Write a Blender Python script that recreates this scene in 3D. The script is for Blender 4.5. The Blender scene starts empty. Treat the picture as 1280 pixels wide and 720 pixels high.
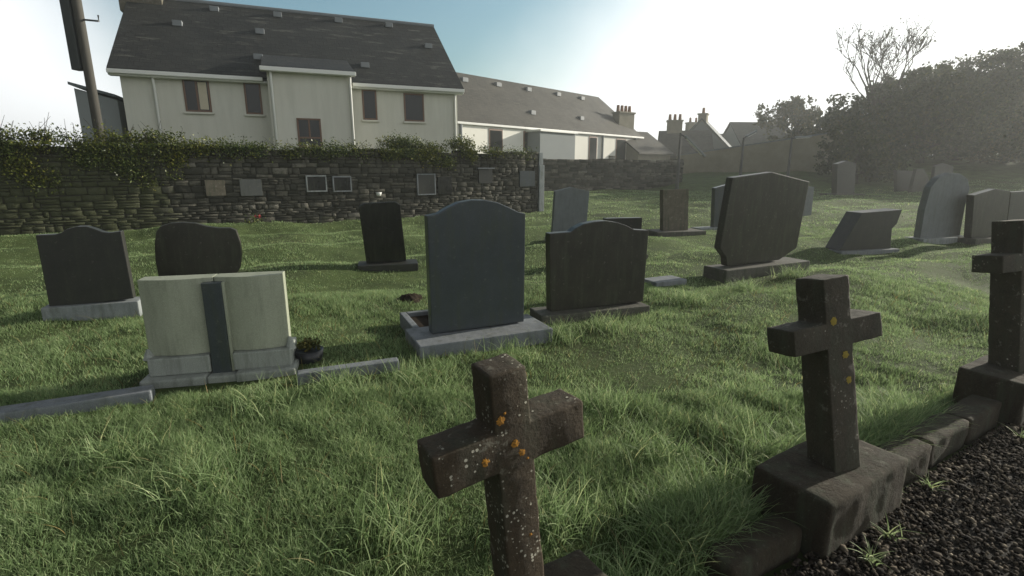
import bpy, bmesh, math, random
import numpy as np
from mathutils import Vector, Matrix
R = math.radians
random.seed(7); rng = np.random.default_rng(11)
scn = bpy.context.scene
C = scn.collection

# ------------------------------------------------------------------ camera
F = 650.0; PITCH = R(13.0); CH = 1.5
cam_d = bpy.data.cameras.new('camera'); cam = bpy.data.objects.new('camera', cam_d); C.objects.link(cam)
cam_d.sensor_width = 36; cam_d.lens = 36 * F / 1280; cam_d.clip_end = 3000; cam_d.clip_start = 0.05
cam.location = (0, 0, CH); cam.rotation_euler = (R(90) - PITCH, 0, 0)
scn.camera = cam
# ------------------------------------------------------------------ sky, sun, exposure
SUN_AZ, SUN_EL = 61.0, 16.0
w = bpy.data.worlds.new('World'); scn.world = w; w.use_nodes = True
nt = w.node_tree; bg = nt.nodes['Background']
sky = nt.nodes.new('ShaderNodeTexSky'); sky.sky_type = 'NISHITA'; sky.sun_disc = False
sky.sun_elevation = R(SUN_EL); sky.sun_rotation = R(SUN_AZ)
sky.air_density = 1.0; sky.dust_density = 3.2; sky.ozone_density = 1.4
bg.inputs[1].default_value = 0.15
sd = Vector((math.sin(R(SUN_AZ)) * math.cos(R(SUN_EL)), math.cos(R(SUN_AZ)) * math.cos(R(SUN_EL)), math.sin(R(SUN_EL))))
# thin bright cloud veil over the sky, brightest towards the sun, with one clear blue gap overhead
def wn(ty, **k):
    x = nt.nodes.new(ty)
    for a, b in k.items(): setattr(x, a, b)
    return x
def wl(a, b): nt.links.new(a, b)
tc = wn('ShaderNodeTexCoord').outputs['Generated']
def wdot(v):
    x = wn('ShaderNodeVectorMath', operation='DOT_PRODUCT'); wl(tc, x.inputs[0]); x.inputs[1].default_value = v; return x.outputs['Value']
def wmap(val, a, b, c, d, smooth=True):
    x = wn('ShaderNodeMapRange'); x.interpolation_type = 'SMOOTHSTEP' if smooth else 'LINEAR'
    wl(val, x.inputs[0]); x.inputs[1].default_value = a; x.inputs[2].default_value = b; x.inputs[3].default_value = c; x.inputs[4].default_value = d
    return x.outputs[0]
def wmath(op, a, b):
    x = wn('ShaderNodeMath', operation=op)
    for i, v in ((0, a), (1, b)):
        if isinstance(v, (int, float)): x.inputs[i].default_value = v
        else: wl(v, x.inputs[i])
    return x.outputs[0]
def dirv(az, el): return (math.sin(R(az)) * math.cos(R(el)), math.cos(R(az)) * math.cos(R(el)), math.sin(R(el)))
nz = wn('ShaderNodeTexNoise'); nz.inputs['Scale'].default_value = 2.2; nz.inputs['Detail'].default_value = 6; wl(tc, nz.inputs['Vector'])
jit = wmath('MULTIPLY', wmath('SUBTRACT', nz.outputs['Fac'], .5), .10)
gap = wmap(wmath('ADD', wdot(dirv(-14, 27)), jit), .84, .95, 0.0, 1.0)
glow = wmap(wdot(tuple(sd)), -.70, -.12, .06, 1.0)
veil = wmath('MULTIPLY', wmath('SUBTRACT', 1.0, gap), .92)
vc = wn('ShaderNodeVectorMath', operation='SCALE'); vc.inputs[0].default_value = (6.3, 6.4, 6.5); wl(glow, vc.inputs['Scale'])
sz = wn('ShaderNodeSeparateXYZ'); wl(tc, sz.inputs[0]); glow = wmath('MULTIPLY', glow, wmap(sz.outputs['Z'], .32, .75, 1.0, .12)); wl(glow, vc.inputs['Scale'])
mxs = wn('ShaderNodeMix', data_type='RGBA'); wl(veil, mxs.inputs[0]); st = wn('ShaderNodeVectorMath', operation='MULTIPLY'); wl(sky.outputs[0], st.inputs[0]); st.inputs[1].default_value = (.66, .84, .80); wl(st.outputs[0], mxs.inputs[6]); wl(vc.outputs[0], mxs.inputs[7])
wl(mxs.outputs[2], bg.inputs[0])
sun_d = bpy.data.lights.new('sun', 'SUN'); sun_d.energy = 5.0; sun_d.angle = R(0.6); sun_d.color = (1, .93, .80)
sun = bpy.data.objects.new('sun', sun_d); C.objects.link(sun)
sun.rotation_euler = sd.to_track_quat('Z', 'Y').to_euler(); sun.location = (30, 20, 20)
vs = scn.view_settings; vs.view_transform = 'Standard'; vs.look = 'None'; vs.gamma = 1; vs.exposure = 0.42

# ------------------------------------------------------------------ helpers
cp, sp_ = math.cos(PITCH), math.sin(PITCH)
def ray(px, py):
    x = (px - 640) / F; y = (360 - py) / F
    return Vector((x, cp + y * sp_, y * cp - sp_))
def G(px, py, z=0.0):
    d = ray(px, py); t = (z - CH) / d.z
    return Vector((d.x * t, d.y * t, z))
def AY(px, py, Y):
    d = ray(px, py); t = Y / d.y
    return Vector((d.x * t, Y, CH + d.z * t))
def on_plane(px, py, p, n):
    d = ray(px, py); o = Vector((0, 0, CH)); t = (p - o).dot(n) / d.dot(n)
    return o + d * t

def hills_np(x, y):
    return (0.035 * np.sin(x * .9 + y * .55 + 1) + 0.03 * np.sin(y * 1.7 - x * .8) + 0.018 * np.sin(x * 2.6 + y * 1.1 + 2)
            + 0.012 * np.sin(y * 4.1 + x * 1.3) + 0.01 * np.sin(x * 5.3 - y * 2.2))
KA = Vector((1.155, 1.75)); KD = Vector((.853, .521)); KN = Vector((-.521, .853))   # front line of the kerb, along, inwards
def smooth(e0, e1, v):
    t = np.clip((v - e0) / (e1 - e0), 0, 1); return t * t * (3 - 2 * t)
def Hn(x, y):
    x = np.asarray(x, float); y = np.asarray(y, float)
    s = (x - KA.x) * KN.x + (y - KA.y) * KN.y
    h = hills_np(x, y) * smooth(2.0, 5.0, y) * (1 - smooth(60, 90, y)) + hills_np(x * 1.7, y * 1.7) * .35 * smooth(0.1, 1, s)
    h = h + .06 * np.sin(s * 2.75 + .5 * np.sin(x * .9) + 1.9) * smooth(3.4, 5.5, y) * (1 - smooth(22, 30, y))
    for fx, fy, fr_ in ((-2.0, 3.5, .8), (-.25, 4.35, .7), (-3.1, 3.4, .7), (.95, 5.1, .6)):      # level ground round the near graves
        h = h * (1 - np.exp(-((x - fx) ** 2 + (y - fy) ** 2) / fr_ ** 2)) - .02 * np.exp(-((x - fx) ** 2 + (y - fy) ** 2) / fr_ ** 2)
    h = h + 0.045 * smooth(0, .3, s) - .03 * (1 - smooth(-.1, .05, s))
    # grassy bank in front of the long rendered wall
    bank = smooth(32, 41, y) * smooth(9, 16, x) * 1.0
    h = h + bank * (1 - smooth(60, 90, y))
    # a little rise to the wooded side on the right
    h = h + 1.6 * smooth(34, 60, y * .5 + x * .9)
    return h
def H(x, y): return float(Hn(x, y))

def tag(o, label=None, cat=None, group=None, kind=None):
    if label: o['label'] = label
    if cat: o['category'] = cat
    if group: o['group'] = group
    if kind: o['kind'] = kind
    return o
def empty(name, loc, rz=0, label=None, cat=None, group=None):
    o = bpy.data.objects.new(name, None); C.objects.link(o); o.empty_display_size = .2
    o.location = loc; o.rotation_euler = (0, 0, rz)
    return tag(o, label, cat, group)
def link(name, me, m, parent=None, smooth_=False, loc=None):
    o = bpy.data.objects.new(name, me); C.objects.link(o)
    if m: me.materials.append(m)
    if parent: o.parent = parent
    if loc is not None: o.location = loc
    if smooth_:
        me.polygons.foreach_set('use_smooth', [True] * len(me.polygons))
    return o
class MB:
    def __init__(s): s.v = []; s.f = []
    def box(s, a, b, M=None):
        n = len(s.v)
        for z in (a[2], b[2]):
            for x, y in ((a[0], a[1]), (b[0], a[1]), (b[0], b[1]), (a[0], b[1])):
                p = Vector((x, y, z)); s.v.append(M @ p if M else p)
        s.f += [[n + i for i in q] for q in ((3, 2, 1, 0), (4, 5, 6, 7), (0, 1, 5, 4), (1, 2, 6, 5), (2, 3, 7, 6), (3, 0, 4, 7))]
        return s
    def prism(s, pts, y0, y1):           # pts (x, z) counter-clockwise seen from -y
        n = len(s.v); k = len(pts)
        s.v += [Vector((p[0], y0, p[1])) for p in pts] + [Vector((p[0], y1, p[1])) for p in pts]
        s.f.append([n + i for i in range(k)]); s.f.append([n + k + i for i in reversed(range(k))])
        for i in range(k): j = (i + 1) % k; s.f.append([n + j, n + i, n + k + i, n + k + j])
        return s
    def poly(s, pts): n = len(s.v); s.v += [Vector(p) for p in pts]; s.f.append(list(range(n, n + len(pts)))); return s
    def slab(s, pts, t):                 # polygon pts extruded by vector t
        n = len(s.v); k = len(pts); t = Vector(t)
        s.v += [Vector(p) for p in pts] + [Vector(p) + t for p in pts]
        s.f.append([n + i for i in reversed(range(k))]); s.f.append([n + k + i for i in range(k)])
        for i in range(k): j = (i + 1) % k; s.f.append([n + i, n + j, n + k + j, n + k + i])
        return s
    def tube(s, pts, rad, k=8):
        pts = [Vector(p) for p in pts]
        if not isinstance(rad, (list, tuple)): rad = [rad] * len(pts)
        n = len(s.v)
        for i, p in enumerate(pts):
            d = (pts[min(i + 1, len(pts) - 1)] - pts[max(i - 1, 0)]).normalized()
            u = d.orthogonal().normalized() if abs(d.z) < .9 else Vector((1, 0, 0)) - d * d.x
            u.normalize(); v = d.cross(u)
            for j in range(k):
                a = 2 * math.pi * j / k; s.v.append(p + (u * math.cos(a) + v * math.sin(a)) * rad[i])
        for i in range(len(pts) - 1):
            for j in range(k):
                a = n + i * k + j; b = n + i * k + (j + 1) % k; s.f.append([a, b, b + k, a + k])
        s.f.append([n + j for j in reversed(range(k))]); e = n + (len(pts) - 1) * k; s.f.append([e + j for j in range(k)])
        return s
    def build(s, name, m, parent=None, bevel=0, seg=2, sm=False, rough=0, cuts=10, fr=14.0):
        me = bpy.data.meshes.new(name); me.from_pydata([tuple(v) for v in s.v], [], s.f); me.update()
        bm = bmesh.new(); bm.from_mesh(me)
        bmesh.ops.recalc_face_normals(bm, faces=bm.faces)
        if bevel:
            es = [e for e in bm.edges if len(e.link_faces) == 2 and e.calc_face_angle(0) > .45]
            bmesh.ops.bevel(bm, geom=es, offset=bevel, segments=seg, affect='EDGES', profile=.6, clamp_overlap=True)
        if rough:
            from mathutils import noise as mn
            for _ in range(cuts):
                es = [e for e in bm.edges if e.calc_length() > .028]
                if not es: break
                bmesh.ops.subdivide_edges(bm, edges=es, cuts=1, use_grid_fill=True)
                if len(bm.verts) > 14000: break
            bmesh.ops.triangulate(bm, faces=[f for f in bm.faces if len(f.verts) > 4])
            bm.normal_update(); sh = Vector((random.random() * 50, 0, 0))
            dd = [(v, v.normal * rough * (mn.noise(v.co * fr + sh) + .55 * mn.noise(v.co * fr * 2.9 + sh) + .5 * mn.noise(v.co * fr * .3 + sh))) for v in bm.verts]
            for v, q in dd: v.co += q
        bm.to_mesh(me); bm.free()
        return link(name, me, m, parent, sm or bool(rough))
def mesh_np(name, V, quads=None, tris=None, attr=None):
    me = bpy.data.meshes.new(name); me.vertices.add(len(V)); me.vertices.foreach_set('co', V.astype(np.float32).ravel())
    idx = []; tot = []
    if quads is not None and len(quads): idx.append(quads.ravel()); tot.append(np.full(len(quads), 4))
    if tris is not None and len(tris): idx.append(tris.ravel()); tot.append(np.full(len(tris), 3))
    idx = np.concatenate(idx).astype(np.int32); tot = np.concatenate(tot).astype(np.int32)
    st = np.concatenate([[0], np.cumsum(tot)[:-1]]).astype(np.int32)
    me.loops.add(len(idx)); me.loops.foreach_set('vertex_index', idx)
    me.polygons.add(len(tot)); me.polygons.foreach_set('loop_start', st); me.polygons.foreach_set('loop_total', tot)
    me.update(calc_edges=True)
    if attr is not None:
        for k, a in attr.items():
            at = me.attributes.new(k, 'FLOAT', 'POINT'); at.data.foreach_set('value', a.astype(np.float32))
    return me

# ------------------------------------------------------------------ materials
class N:
    def __init__(s, name):
        s.m = bpy.data.materials.new(name); s.m.use_nodes = True; s.t = s.m.node_tree; s.b = s.t.nodes['Principled BSDF']
        s.out = s.t.nodes['Material Output']
    def n(s, ty, **k):
        x = s.t.nodes.new(ty)
        for a, b in k.items():
            if a.startswith('i_'):
                x.inputs[a[2:].replace('_', ' ')].default_value = b
            else: setattr(x, a, b)
        return x
    def l(s, a, b): s.t.links.new(a, b)
    def coord(s, kind='Object'): return s.n('ShaderNodeTexCoord').outputs[kind]
    def noise(s, vec, scale, detail=5, rough=.6):
        x = s.n('ShaderNodeTexNoise'); x.inputs['Scale'].default_value = scale; x.inputs['Detail'].default_value = detail
        x.inputs['Roughness'].default_value = rough; s.l(vec, x.inputs['Vector']); return x.outputs['Fac']
    def ramp(s, fac, stops, interp='LINEAR'):
        x = s.n('ShaderNodeValToRGB'); x.color_ramp.interpolation = interp
        while len(x.color_ramp.elements) < len(stops): x.color_ramp.elements.new(.5)
        for e, (p, c) in zip(x.color_ramp.elements, stops):
            e.position = p; e.color = (*c, 1) if len(c) == 3 else c
        s.l(fac, x.inputs[0]); return x.outputs[0]
    def mix(s, fac, a, b, mode='MIX'):
        x = s.n('ShaderNodeMix', data_type='RGBA', blend_type=mode)
        if isinstance(fac, (int, float)): x.inputs[0].default_value = fac
        else: s.l(fac, x.inputs[0])
        for i, v in ((6, a), (7, b)):
            if isinstance(v, tuple): x.inputs[i].default_value = (*v, 1)
            else: s.l(v, x.inputs[i])
        return x.outputs[2]
    def math(s, op, a, b=0.0):
        x = s.n('ShaderNodeMath', operation=op)
        for i, v in ((0, a), (1, b)):
            if isinstance(v, (int, float)): x.inputs[i].default_value = v
            else: s.l(v, x.inputs[i])
        return x.outputs[0]
    def bump(s, h, strength=.3, dist=.01):
        x = s.n('ShaderNodeBump'); x.inputs['Strength'].default_value = strength; x.inputs['Distance'].default_value = dist
        s.l(h, x.inputs['Height']); s.l(x.outputs[0], s.b.inputs['Normal'])
    def set(s, rough=.8, spec=.4, col=None):
        s.b.inputs['Roughness'].default_value = rough; s.b.inputs['Specular IOR Level'].default_value = spec
        if col is not None:
            if isinstance(col, tuple): s.b.inputs['Base Color'].default_value = (*col, 1)
            else: s.l(col, s.b.inputs['Base Color'])
        return s.m
def g3(v): return (v, v, v)
WHITE = (1, 1, 1); BLACK = (0, 0, 0)
def mul(c, k): return tuple(x * k for x in c)

def stone_mat(name, col, col2, scale=9, rough=.55, lichen=0, bump=.25, stain=.5, speck=None, sth=.46):
    m = N(name); v = m.coord()
    c = m.mix(m.ramp(m.noise(v, scale, 8, .7), [(.35, g3(0)), (.68, g3(1))]), col, col2)
    c = m.mix(m.ramp(m.noise(v, 160, 3, .7), [(.42, g3(0)), (.7, g3(.45))]), c, mul(col2, 1.5))        # grain
    mp = m.n('ShaderNodeMapping'); mp.inputs['Scale'].default_value = (7, 7, 1.2); m.l(v, mp.inputs[0])
    c = m.mix(m.math('MULTIPLY', m.ramp(m.noise(mp.outputs[0], 2.2, 6), [(.48, g3(0)), (.72, g3(1))]), stain), c, (.055, .065, .04))   # algae runs
    if lichen:
        f = m.ramp(m.noise(v, 22, 4, .75), [(.60, g3(0)), (.66, g3(1))])
        c = m.mix(m.math('MULTIPLY', f, lichen), c, (.30, .30, .24))
    if speck:
        vo = m.n('ShaderNodeTexVoronoi'); vo.inputs['Scale'].default_value = speck; m.l(v, vo.inputs['Vector'])
        sp3 = m.n('ShaderNodeSeparateColor'); m.l(vo.outputs['Color'], sp3.inputs[0]); rr_ = m.math('MULTIPLY', m.math('POWER', sp3.outputs[0], 2.5), .42)
        f = m.ramp(m.math('SUBTRACT', m.math('ADD', vo.outputs['Distance'], m.math('MULTIPLY', m.noise(v, 260, 2), .12)), rr_), [(.04, g3(1)), (.10, g3(0))])
        g = m.ramp(m.noise(v, 9, 3), [(sth, g3(0)), (sth + .1, g3(1))])
        c = m.mix(m.math('MULTIPLY', f, g), c, (.46, .44, .35))
    h = m.math('ADD', m.noise(v, 60, 8, .7), m.math('MULTIPLY', m.noise(v, 12, 4), 1.3))
    m.bump(h, bump, .012)
    return m.set(rough, .4, c)
M = {}
M['granite_blue'] = stone_mat('blue grey granite', (.038, .047, .053), (.056, .066, .072), 5, .3, .12, .04, .5)
M['granite_dark'] = stone_mat('dark grey granite', (.024, .025, .023), (.037, .037, .033), 5, .38, .1, .06, .4)
M['granite_black'] = stone_mat('black polished granite', (.008, .009, .008), (.015, .015, .013), 4, .22, 0, .03, .3)
M['granite_brown'] = stone_mat('brown granite', (.019, .019, .014), (.035, .032, .024), 4, .4, .15, .1, .6)
M['book'] = stone_mat('pale book stone', (.27, .29, .22), (.33, .35, .27), 3, .5, .1, .06, .3)
M['book_base'] = stone_mat('pale grey base stone', (.24, .26, .235), (.31, .33, .30), 5, .6, .2, .15, .55)
M['limestone'] = stone_mat('pale limestone', (.17, .19, .195), (.25, .27, .27), 6, .75, .3, .2, .5)
M['concrete'] = stone_mat('weathered kerb concrete', (.13, .145, .16), (.2, .215, .225), 7, .8, .4, .25, .5)
M['plinth_dark'] = stone_mat('mossy dark plinth', (.06, .06, .05), (.1, .095, .08), 8, .8, .4, .3, .8)
M['old_stone'] = stone_mat('old sandstone', (.085, .075, .055), (.14, .125, .095), 8, .85, .5, .3, .7)
M['slate_blue'] = stone_mat('pale blue slate', (.11, .125, .13), (.15, .165, .17), 6, .6, .2, .1, .3)
M['slate_wall'] = stone_mat('dull grey slate', (.075, .08, .078), (.10, .105, .1), 6, .7, .2, .1, .5)
M['cross'] = stone_mat('dark weathered cross stone', (.028, .021, .012), (.062, .045, .026), 11, .85, .3, .5, .6, speck=100, sth=.47)
M['cross_plain'] = stone_mat('mossy cross stone', (.03, .027, .018), (.062, .052, .035), 9, .8, .3, .5, .7, speck=80, sth=.57)
M['cross_base'] = stone_mat('damp cross base stone', (.02, .016, .009), (.046, .036, .022), 9, .95, .15, .6, .8)
m = N('orange lichen'); v = m.coord()
M['lichen'] = m.set(.95, .1, m.mix(m.ramp(m.noise(v, 170, 6), [(.4, g3(0)), (.6, g3(1))]), (.42, .20, .035), (.16, .09, .03)))
m = N('yellow lichen'); M['lichen_y'] = m.set(.95, .1, (.28, .22, .05))

def plain(name, c, rough=.7, spec=.4, metal=0, var=.25, scale=4):
    m = N(name); v = m.coord(); m.b.inputs['Metallic'].default_value = metal
    return m.set(rough, spec, m.mix(m.math('MULTIPLY', m.noise(v, scale, 6), var * 2), c, mul(c, .55)))
m = N('cream wall render'); v = m.coord(); mp = m.n('ShaderNodeMapping'); mp.inputs['Scale'].default_value = (3, 3, .35); m.l(v, mp.inputs[0])
c = m.mix(m.ramp(m.noise(mp.outputs[0], 1.3, 7, .7), [(.42, g3(0)), (.75, g3(.55))]), (.60, .60, .53), (.42, .43, .37))
c = m.mix(m.ramp(m.noise(v, .45, 5), [(.35, g3(0)), (.7, g3(.5))]), c, (.52, .50, .42)); m.bump(m.noise(v, 25, 4), .2, .01)
M['render_cream'] = m.set(.9, .2, c)
M['render_grey'] = plain('grey wall render', (.25, .27, .27), .9, .2, 0, .15, .8)
M['render_white'] = plain('white wall render', (.8, .79, .72), .9, .2, 0, .1, .8)
M['white_trim'] = plain('white painted trim', (.75, .76, .72), .5, .4, 0, .1)
M['brown_frame'] = plain('brown timber window frame', (.16, .09, .055), .5)
M['lead'] = plain('grey lead', (.22, .24, .25), .6)
M['dark_metal'] = plain('dark painted metal', (.05, .055, .055), .45)
M['pole_wood'] = plain('creosoted pole', (.07, .066, .056), .85)
M['pot'] = plain('terracotta chimney pot', (.25, .13, .07), .8)
M['curtain'] = plain('pale curtain', (.55, .50, .38), .9)
M['black_plastic'] = plain('black plastic', (.02, .022, .025), .35)
M['red_petal'] = plain('red petals', (.3, .01, .015), .6)
M['soil'] = plain('dark soil', (.035, .026, .018), .95, .1, 0, .4, 30)
m = N('window glass'); m.b.inputs['Metallic'].default_value = 0
M['glass'] = m.set(.15, .3, (.02, .022, .022))
def roof_mat(name, c1, c2, patch, scale=1.0):
    m = N(name); v = m.coord()
    sx = m.n('ShaderNodeSeparateXYZ'); m.l(v, sx.inputs[0]); cx = m.n('ShaderNodeCombineXYZ')
    m.l(sx.outputs['X'], cx.inputs['X']); m.l(m.math('MULTIPLY', sx.outputs['Z'], 1.41), cx.inputs['Y'])
    br = m.n('ShaderNodeTexBrick'); m.l(cx.outputs[0], br.inputs['Vector']); br.inputs['Scale'].default_value = 1
    br.inputs['Brick Width'].default_value = .3 * scale; br.inputs['Row Height'].default_value = .24 * scale
    br.inputs['Mortar Size'].default_value = .012; br.inputs['Bias'].default_value = 0
    br.inputs['Color1'].default_value = (*c1, 1); br.inputs['Color2'].default_value = (*c2, 1); br.inputs['Mortar'].default_value = (*mul(c1, .45), 1)
    mp = m.n('ShaderNodeMapping'); mp.inputs['Scale'].default_value = (.5, 2.5, 2.5); m.l(v, mp.inputs[0])
    c = m.mix(m.math('MULTIPLY', m.ramp(m.noise(mp.outputs[0], 1.6, 8, .75), [(.56, g3(0)), (.66, g3(1))]), patch), br.outputs['Color'], (.20, .20, .17))
    c = m.mix(m.ramp(m.noise(v, .5, 5), [(.4, g3(0)), (.7, g3(.6))]), c, mul(c2, 1.35))
    m.bump(m.math('ADD', br.outputs['Fac'], m.noise(v, 8, 3)), .4, .02)
    return m.set(.6, .4, c)
M['slate'] = roof_mat('dark slate roof', (.018, .02, .02), (.03, .032, .03), .55)
M['slate2'] = roof_mat('weathered brown slate roof', (.05, .047, .038), (.075, .071, .058), .3)
M['slate3'] = roof_mat('blue slate roof', (.07, .09, .10), (.10, .12, .125), .3)

def leaf_mat(name, c1, c2, c3, trans=.35, rough=.5, tint=(1.25, 1.05, .6)):
    m = N(name); a = m.n('ShaderNodeAttribute', attribute_name='rnd')
    c = m.ramp(a.outputs['Fac'], [(0, c1), (.5, c2), (.93, c3), (1, mul((c3[0] * 1.3, c3[1] * 1.1, c3[2]), 1.3))])
    v = m.n('ShaderNodeNewGeometry').outputs['Position']
    c = m.mix(m.ramp(m.noise(v, .9, 4), [(.38, g3(0)), (.62, g3(1))]), c, m.mix(1.0, c, tint, 'MULTIPLY'))
    m.set(rough, .3, c)
    tr = m.n('ShaderNodeBsdfTranslucent'); m.l(c, tr.inputs[0])
    mx = m.n('ShaderNodeMixShader'); mx.inputs[0].default_value = trans
    m.l(m.b.outputs[0], mx.inputs[1]); m.l(tr.outputs[0], mx.inputs[2]); m.l(mx.outputs[0], m.out.inputs[0])
    return m.m
M['grass'] = leaf_mat('grass blades', (.11, .17, .065), (.21, .31, .125), (.33, .41, .21), .45, .6, (1.22, 1.18, 1.25))
M['straw'] = leaf_mat('dry grass', (.10, .11, .05), (.17, .17, .08), (.22, .2, .11), .3, .6)
M['leaf'] = leaf_mat('tree leaves', (.014, .026, .008), (.026, .045, .013), (.045, .065, .02), .2, .7)
M['leaf_y'] = leaf_mat('yellowing leaves', (.022, .03, .009), (.042, .054, .016), (.07, .075, .024), .2, .7)
M['ivy'] = leaf_mat('ivy leaves', (.03, .045, .014), (.07, .105, .03), (.16, .20, .06), .3, .4)
M['bark'] = plain('tree bark', (.055, .048, .036), .95, .1, 0, .5, 6)

m = N('lawn ground'); v = m.n('ShaderNodeNewGeometry').outputs['Position']
c = m.mix(m.ramp(m.noise(v, 1.6, 8, .7), [(.35, g3(0)), (.65, g3(1))]), (.045, .072, .022), (.10, .145, .045))
c = m.mix(m.ramp(m.noise(v, 14, 5, .8), [(.45, g3(0)), (.7, g3(.7))]), c, (.11, .13, .05))
c = m.mix(m.ramp(m.noise(v, .35, 4), [(.55, g3(0)), (.7, g3(.5))]), c, (.06, .055, .03))
m.bump(m.noise(v, 25, 8, .8), 1.0, .05)
M['ground'] = m.set(.9, .2, c)
m = N('gravel bed'); v = m.coord()
m.bump(m.noise(v, 90, 6, .8), .8, .02)
M['gravel_bed'] = m.set(.9, .3, m.ramp(m.noise(v, 70, 5, .8), [(.35, (.012, .011, .01)), (.7, (.05, .044, .036))]))
m = N('gravel stones'); a = m.n('ShaderNodeAttribute', attribute_name='rnd')
m.bump(m.noise(m.coord(), 200, 4), .3, .003)
M['pebble'] = m.set(.92, .12, m.ramp(a.outputs['Fac'], [(0, (.014, .012, .011)), (.5, (.055, .045, .035)), (.85, (.12, .10, .075)), (1, (.3, .26, .2))]))
m = N('rubble stone'); a = m.n('ShaderNodeAttribute', attribute_name='rnd'); v = m.n('ShaderNodeNewGeometry').outputs['Position']
c = m.ramp(a.outputs['Fac'], [(0, (.03, .031, .024)), (.35, (.06, .059, .048)), (.7, (.095, .092, .075)), (.93, (.14, .132, .107)), (1, (.2, .19, .16))])
c = m.mix(m.ramp(m.noise(v, 9, 6, .75), [(.42, g3(0)), (.62, g3(.75))]), c, mul((.09, .09, .072), .55))
a2 = m.n('ShaderNodeAttribute', attribute_name='moss')
f = m.math('ADD', a2.outputs['Fac'], m.math('SUBTRACT', m.noise(v, 2.2, 7, .75), .5))
c = m.mix(m.ramp(f, [(.32, g3(0)), (.55, g3(.85))]), c, (.055, .062, .030))
m.bump(m.noise(v, 30, 8, .75), .7, .03)
M['rubble'] = m.set(.9, .2, c)
M['mortar'] = plain('old lime mortar', (.06, .058, .046), .95, .1, 0, .4, 8)
m = N('rough retaining render'); v = m.coord()
c = m.mix(m.ramp(m.noise(v, .7, 7, .7), [(.4, g3(0)), (.65, g3(1))]), (.24, .225, .175), (.31, .285, .225))
M['retain'] = m.set(.95, .1, c)

# ------------------------------------------------------------------ ground
def grid(xs, ys, f):
    X, Y = np.meshgrid(xs, ys); Z = f(X, Y); V = np.stack([X, Y, Z], -1).reshape(-1, 3)
    nx, ny = len(xs), len(ys); i = np.arange(nx - 1); j = np.arange(ny - 1); I, J = np.meshgrid(i, j); a = (J * nx + I).ravel()
    return V, np.stack([a, a + 1, a + nx + 1, a + nx], 1)
def axis(lo, hi, mid, fine, far_n):
    a = np.arange(-mid, mid, fine) + 0.0
    return a
xs = np.unique(np.concatenate([-np.geomspace(12, 900, 26), np.arange(-12, 12, .12), np.geomspace(12, 40, 30), np.geomspace(42, 900, 20)]))
ys = np.unique(np.concatenate([-np.geomspace(3, 600, 12), np.arange(-3, 20, .12), np.geomspace(20, 90, 60), np.geomspace(95, 1500, 20)]))
V, Q = grid(xs, ys, Hn)
o = link('ground', mesh_np('ground', V, Q), M['ground'], None, True); o['kind'] = 'structure'

# gravel path in front of the kerb, a sheet following the ground
def kp(s, d, z=0): p = KA + KD * s + KN * d; return Vector((p.x, p.y, z))
mb = MB(); ns = 40
for i in range(ns):
    s0 = -8 + i * .6; s1 = s0 + .6
    for d0, d1 in ((-.9, -.02), (-1.9, -.9), (-3.0, -1.9)):
        mb.poly([kp(s0, d0, .012), kp(s1, d0, .012), kp(s1, d1, .012), kp(s0, d1, .012)])
o = mb.build('gravel_path', M['gravel_bed']); o['kind'] = 'structure'

# pebbles (uncountable)
def pebbles(n):
    t = (1 + 5 ** .5) / 2
    iv = np.array([(-1, t, 0), (1, t, 0), (-1, -t, 0), (1, -t, 0), (0, -1, t), (0, 1, t), (0, -1, -t), (0, 1, -t), (t, 0, -1), (t, 0, 1), (-t, 0, -1), (-t, 0, 1)]) / 1.9
    it = np.array([(0, 11, 5), (0, 5, 1), (0, 1, 7), (0, 7, 10), (0, 10, 11), (1, 5, 9), (5, 11, 4), (11, 10, 2), (10, 7, 6), (7, 1, 8), (3, 9, 4), (3, 4, 2), (3, 2, 6), (3, 6, 8), (3, 8, 9), (4, 9, 5), (2, 4, 11), (6, 2, 10), (8, 6, 7), (9, 8, 1)])
    s = rng.uniform(-.8, 5.5, n); d = -rng.uniform(0.0, 1.0, n) ** 1.2 * 1.5 + .0
    x = KA.x + KD.x * s + KN.x * d; y = KA.y + KD.y * s + KN.y * d
    r = rng.uniform(.0035, .0105, n) * (1 + (rng.random(n) < .06) * .8)
    V = iv[None] * (1 + rng.normal(0, .16, (n, 12, 1))) * (r[:, None, None] * rng.uniform(.65, 1.35, (n, 1, 3)))
    a = rng.uniform(0, 6.28, n); c, q = np.cos(a)[:, None], np.sin(a)[:, None]
    V = np.stack([V[..., 0] * c - V[..., 1] * q, V[..., 0] * q + V[..., 1] * c, V[..., 2] * .8], -1)
    V[..., 0] += x[:, None]; V[..., 1] += y[:, None]; V[..., 2] += (.014 + r * .35 + rng.random(n) * .012)[:, None]
    T = (it[None] + np.arange(n)[:, None, None] * 12).reshape(-1, 3)
    return mesh_np('gravel', V.reshape(-1, 3), None, T, {'rnd': np.repeat(rng.random(n) ** 1.3, 12)})
o = link('gravel', pebbles(40000), M['pebble']); tag(o, 'dark wet gravel covering the path beside the crosses', 'gravel', None, 'stuff')

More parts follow.
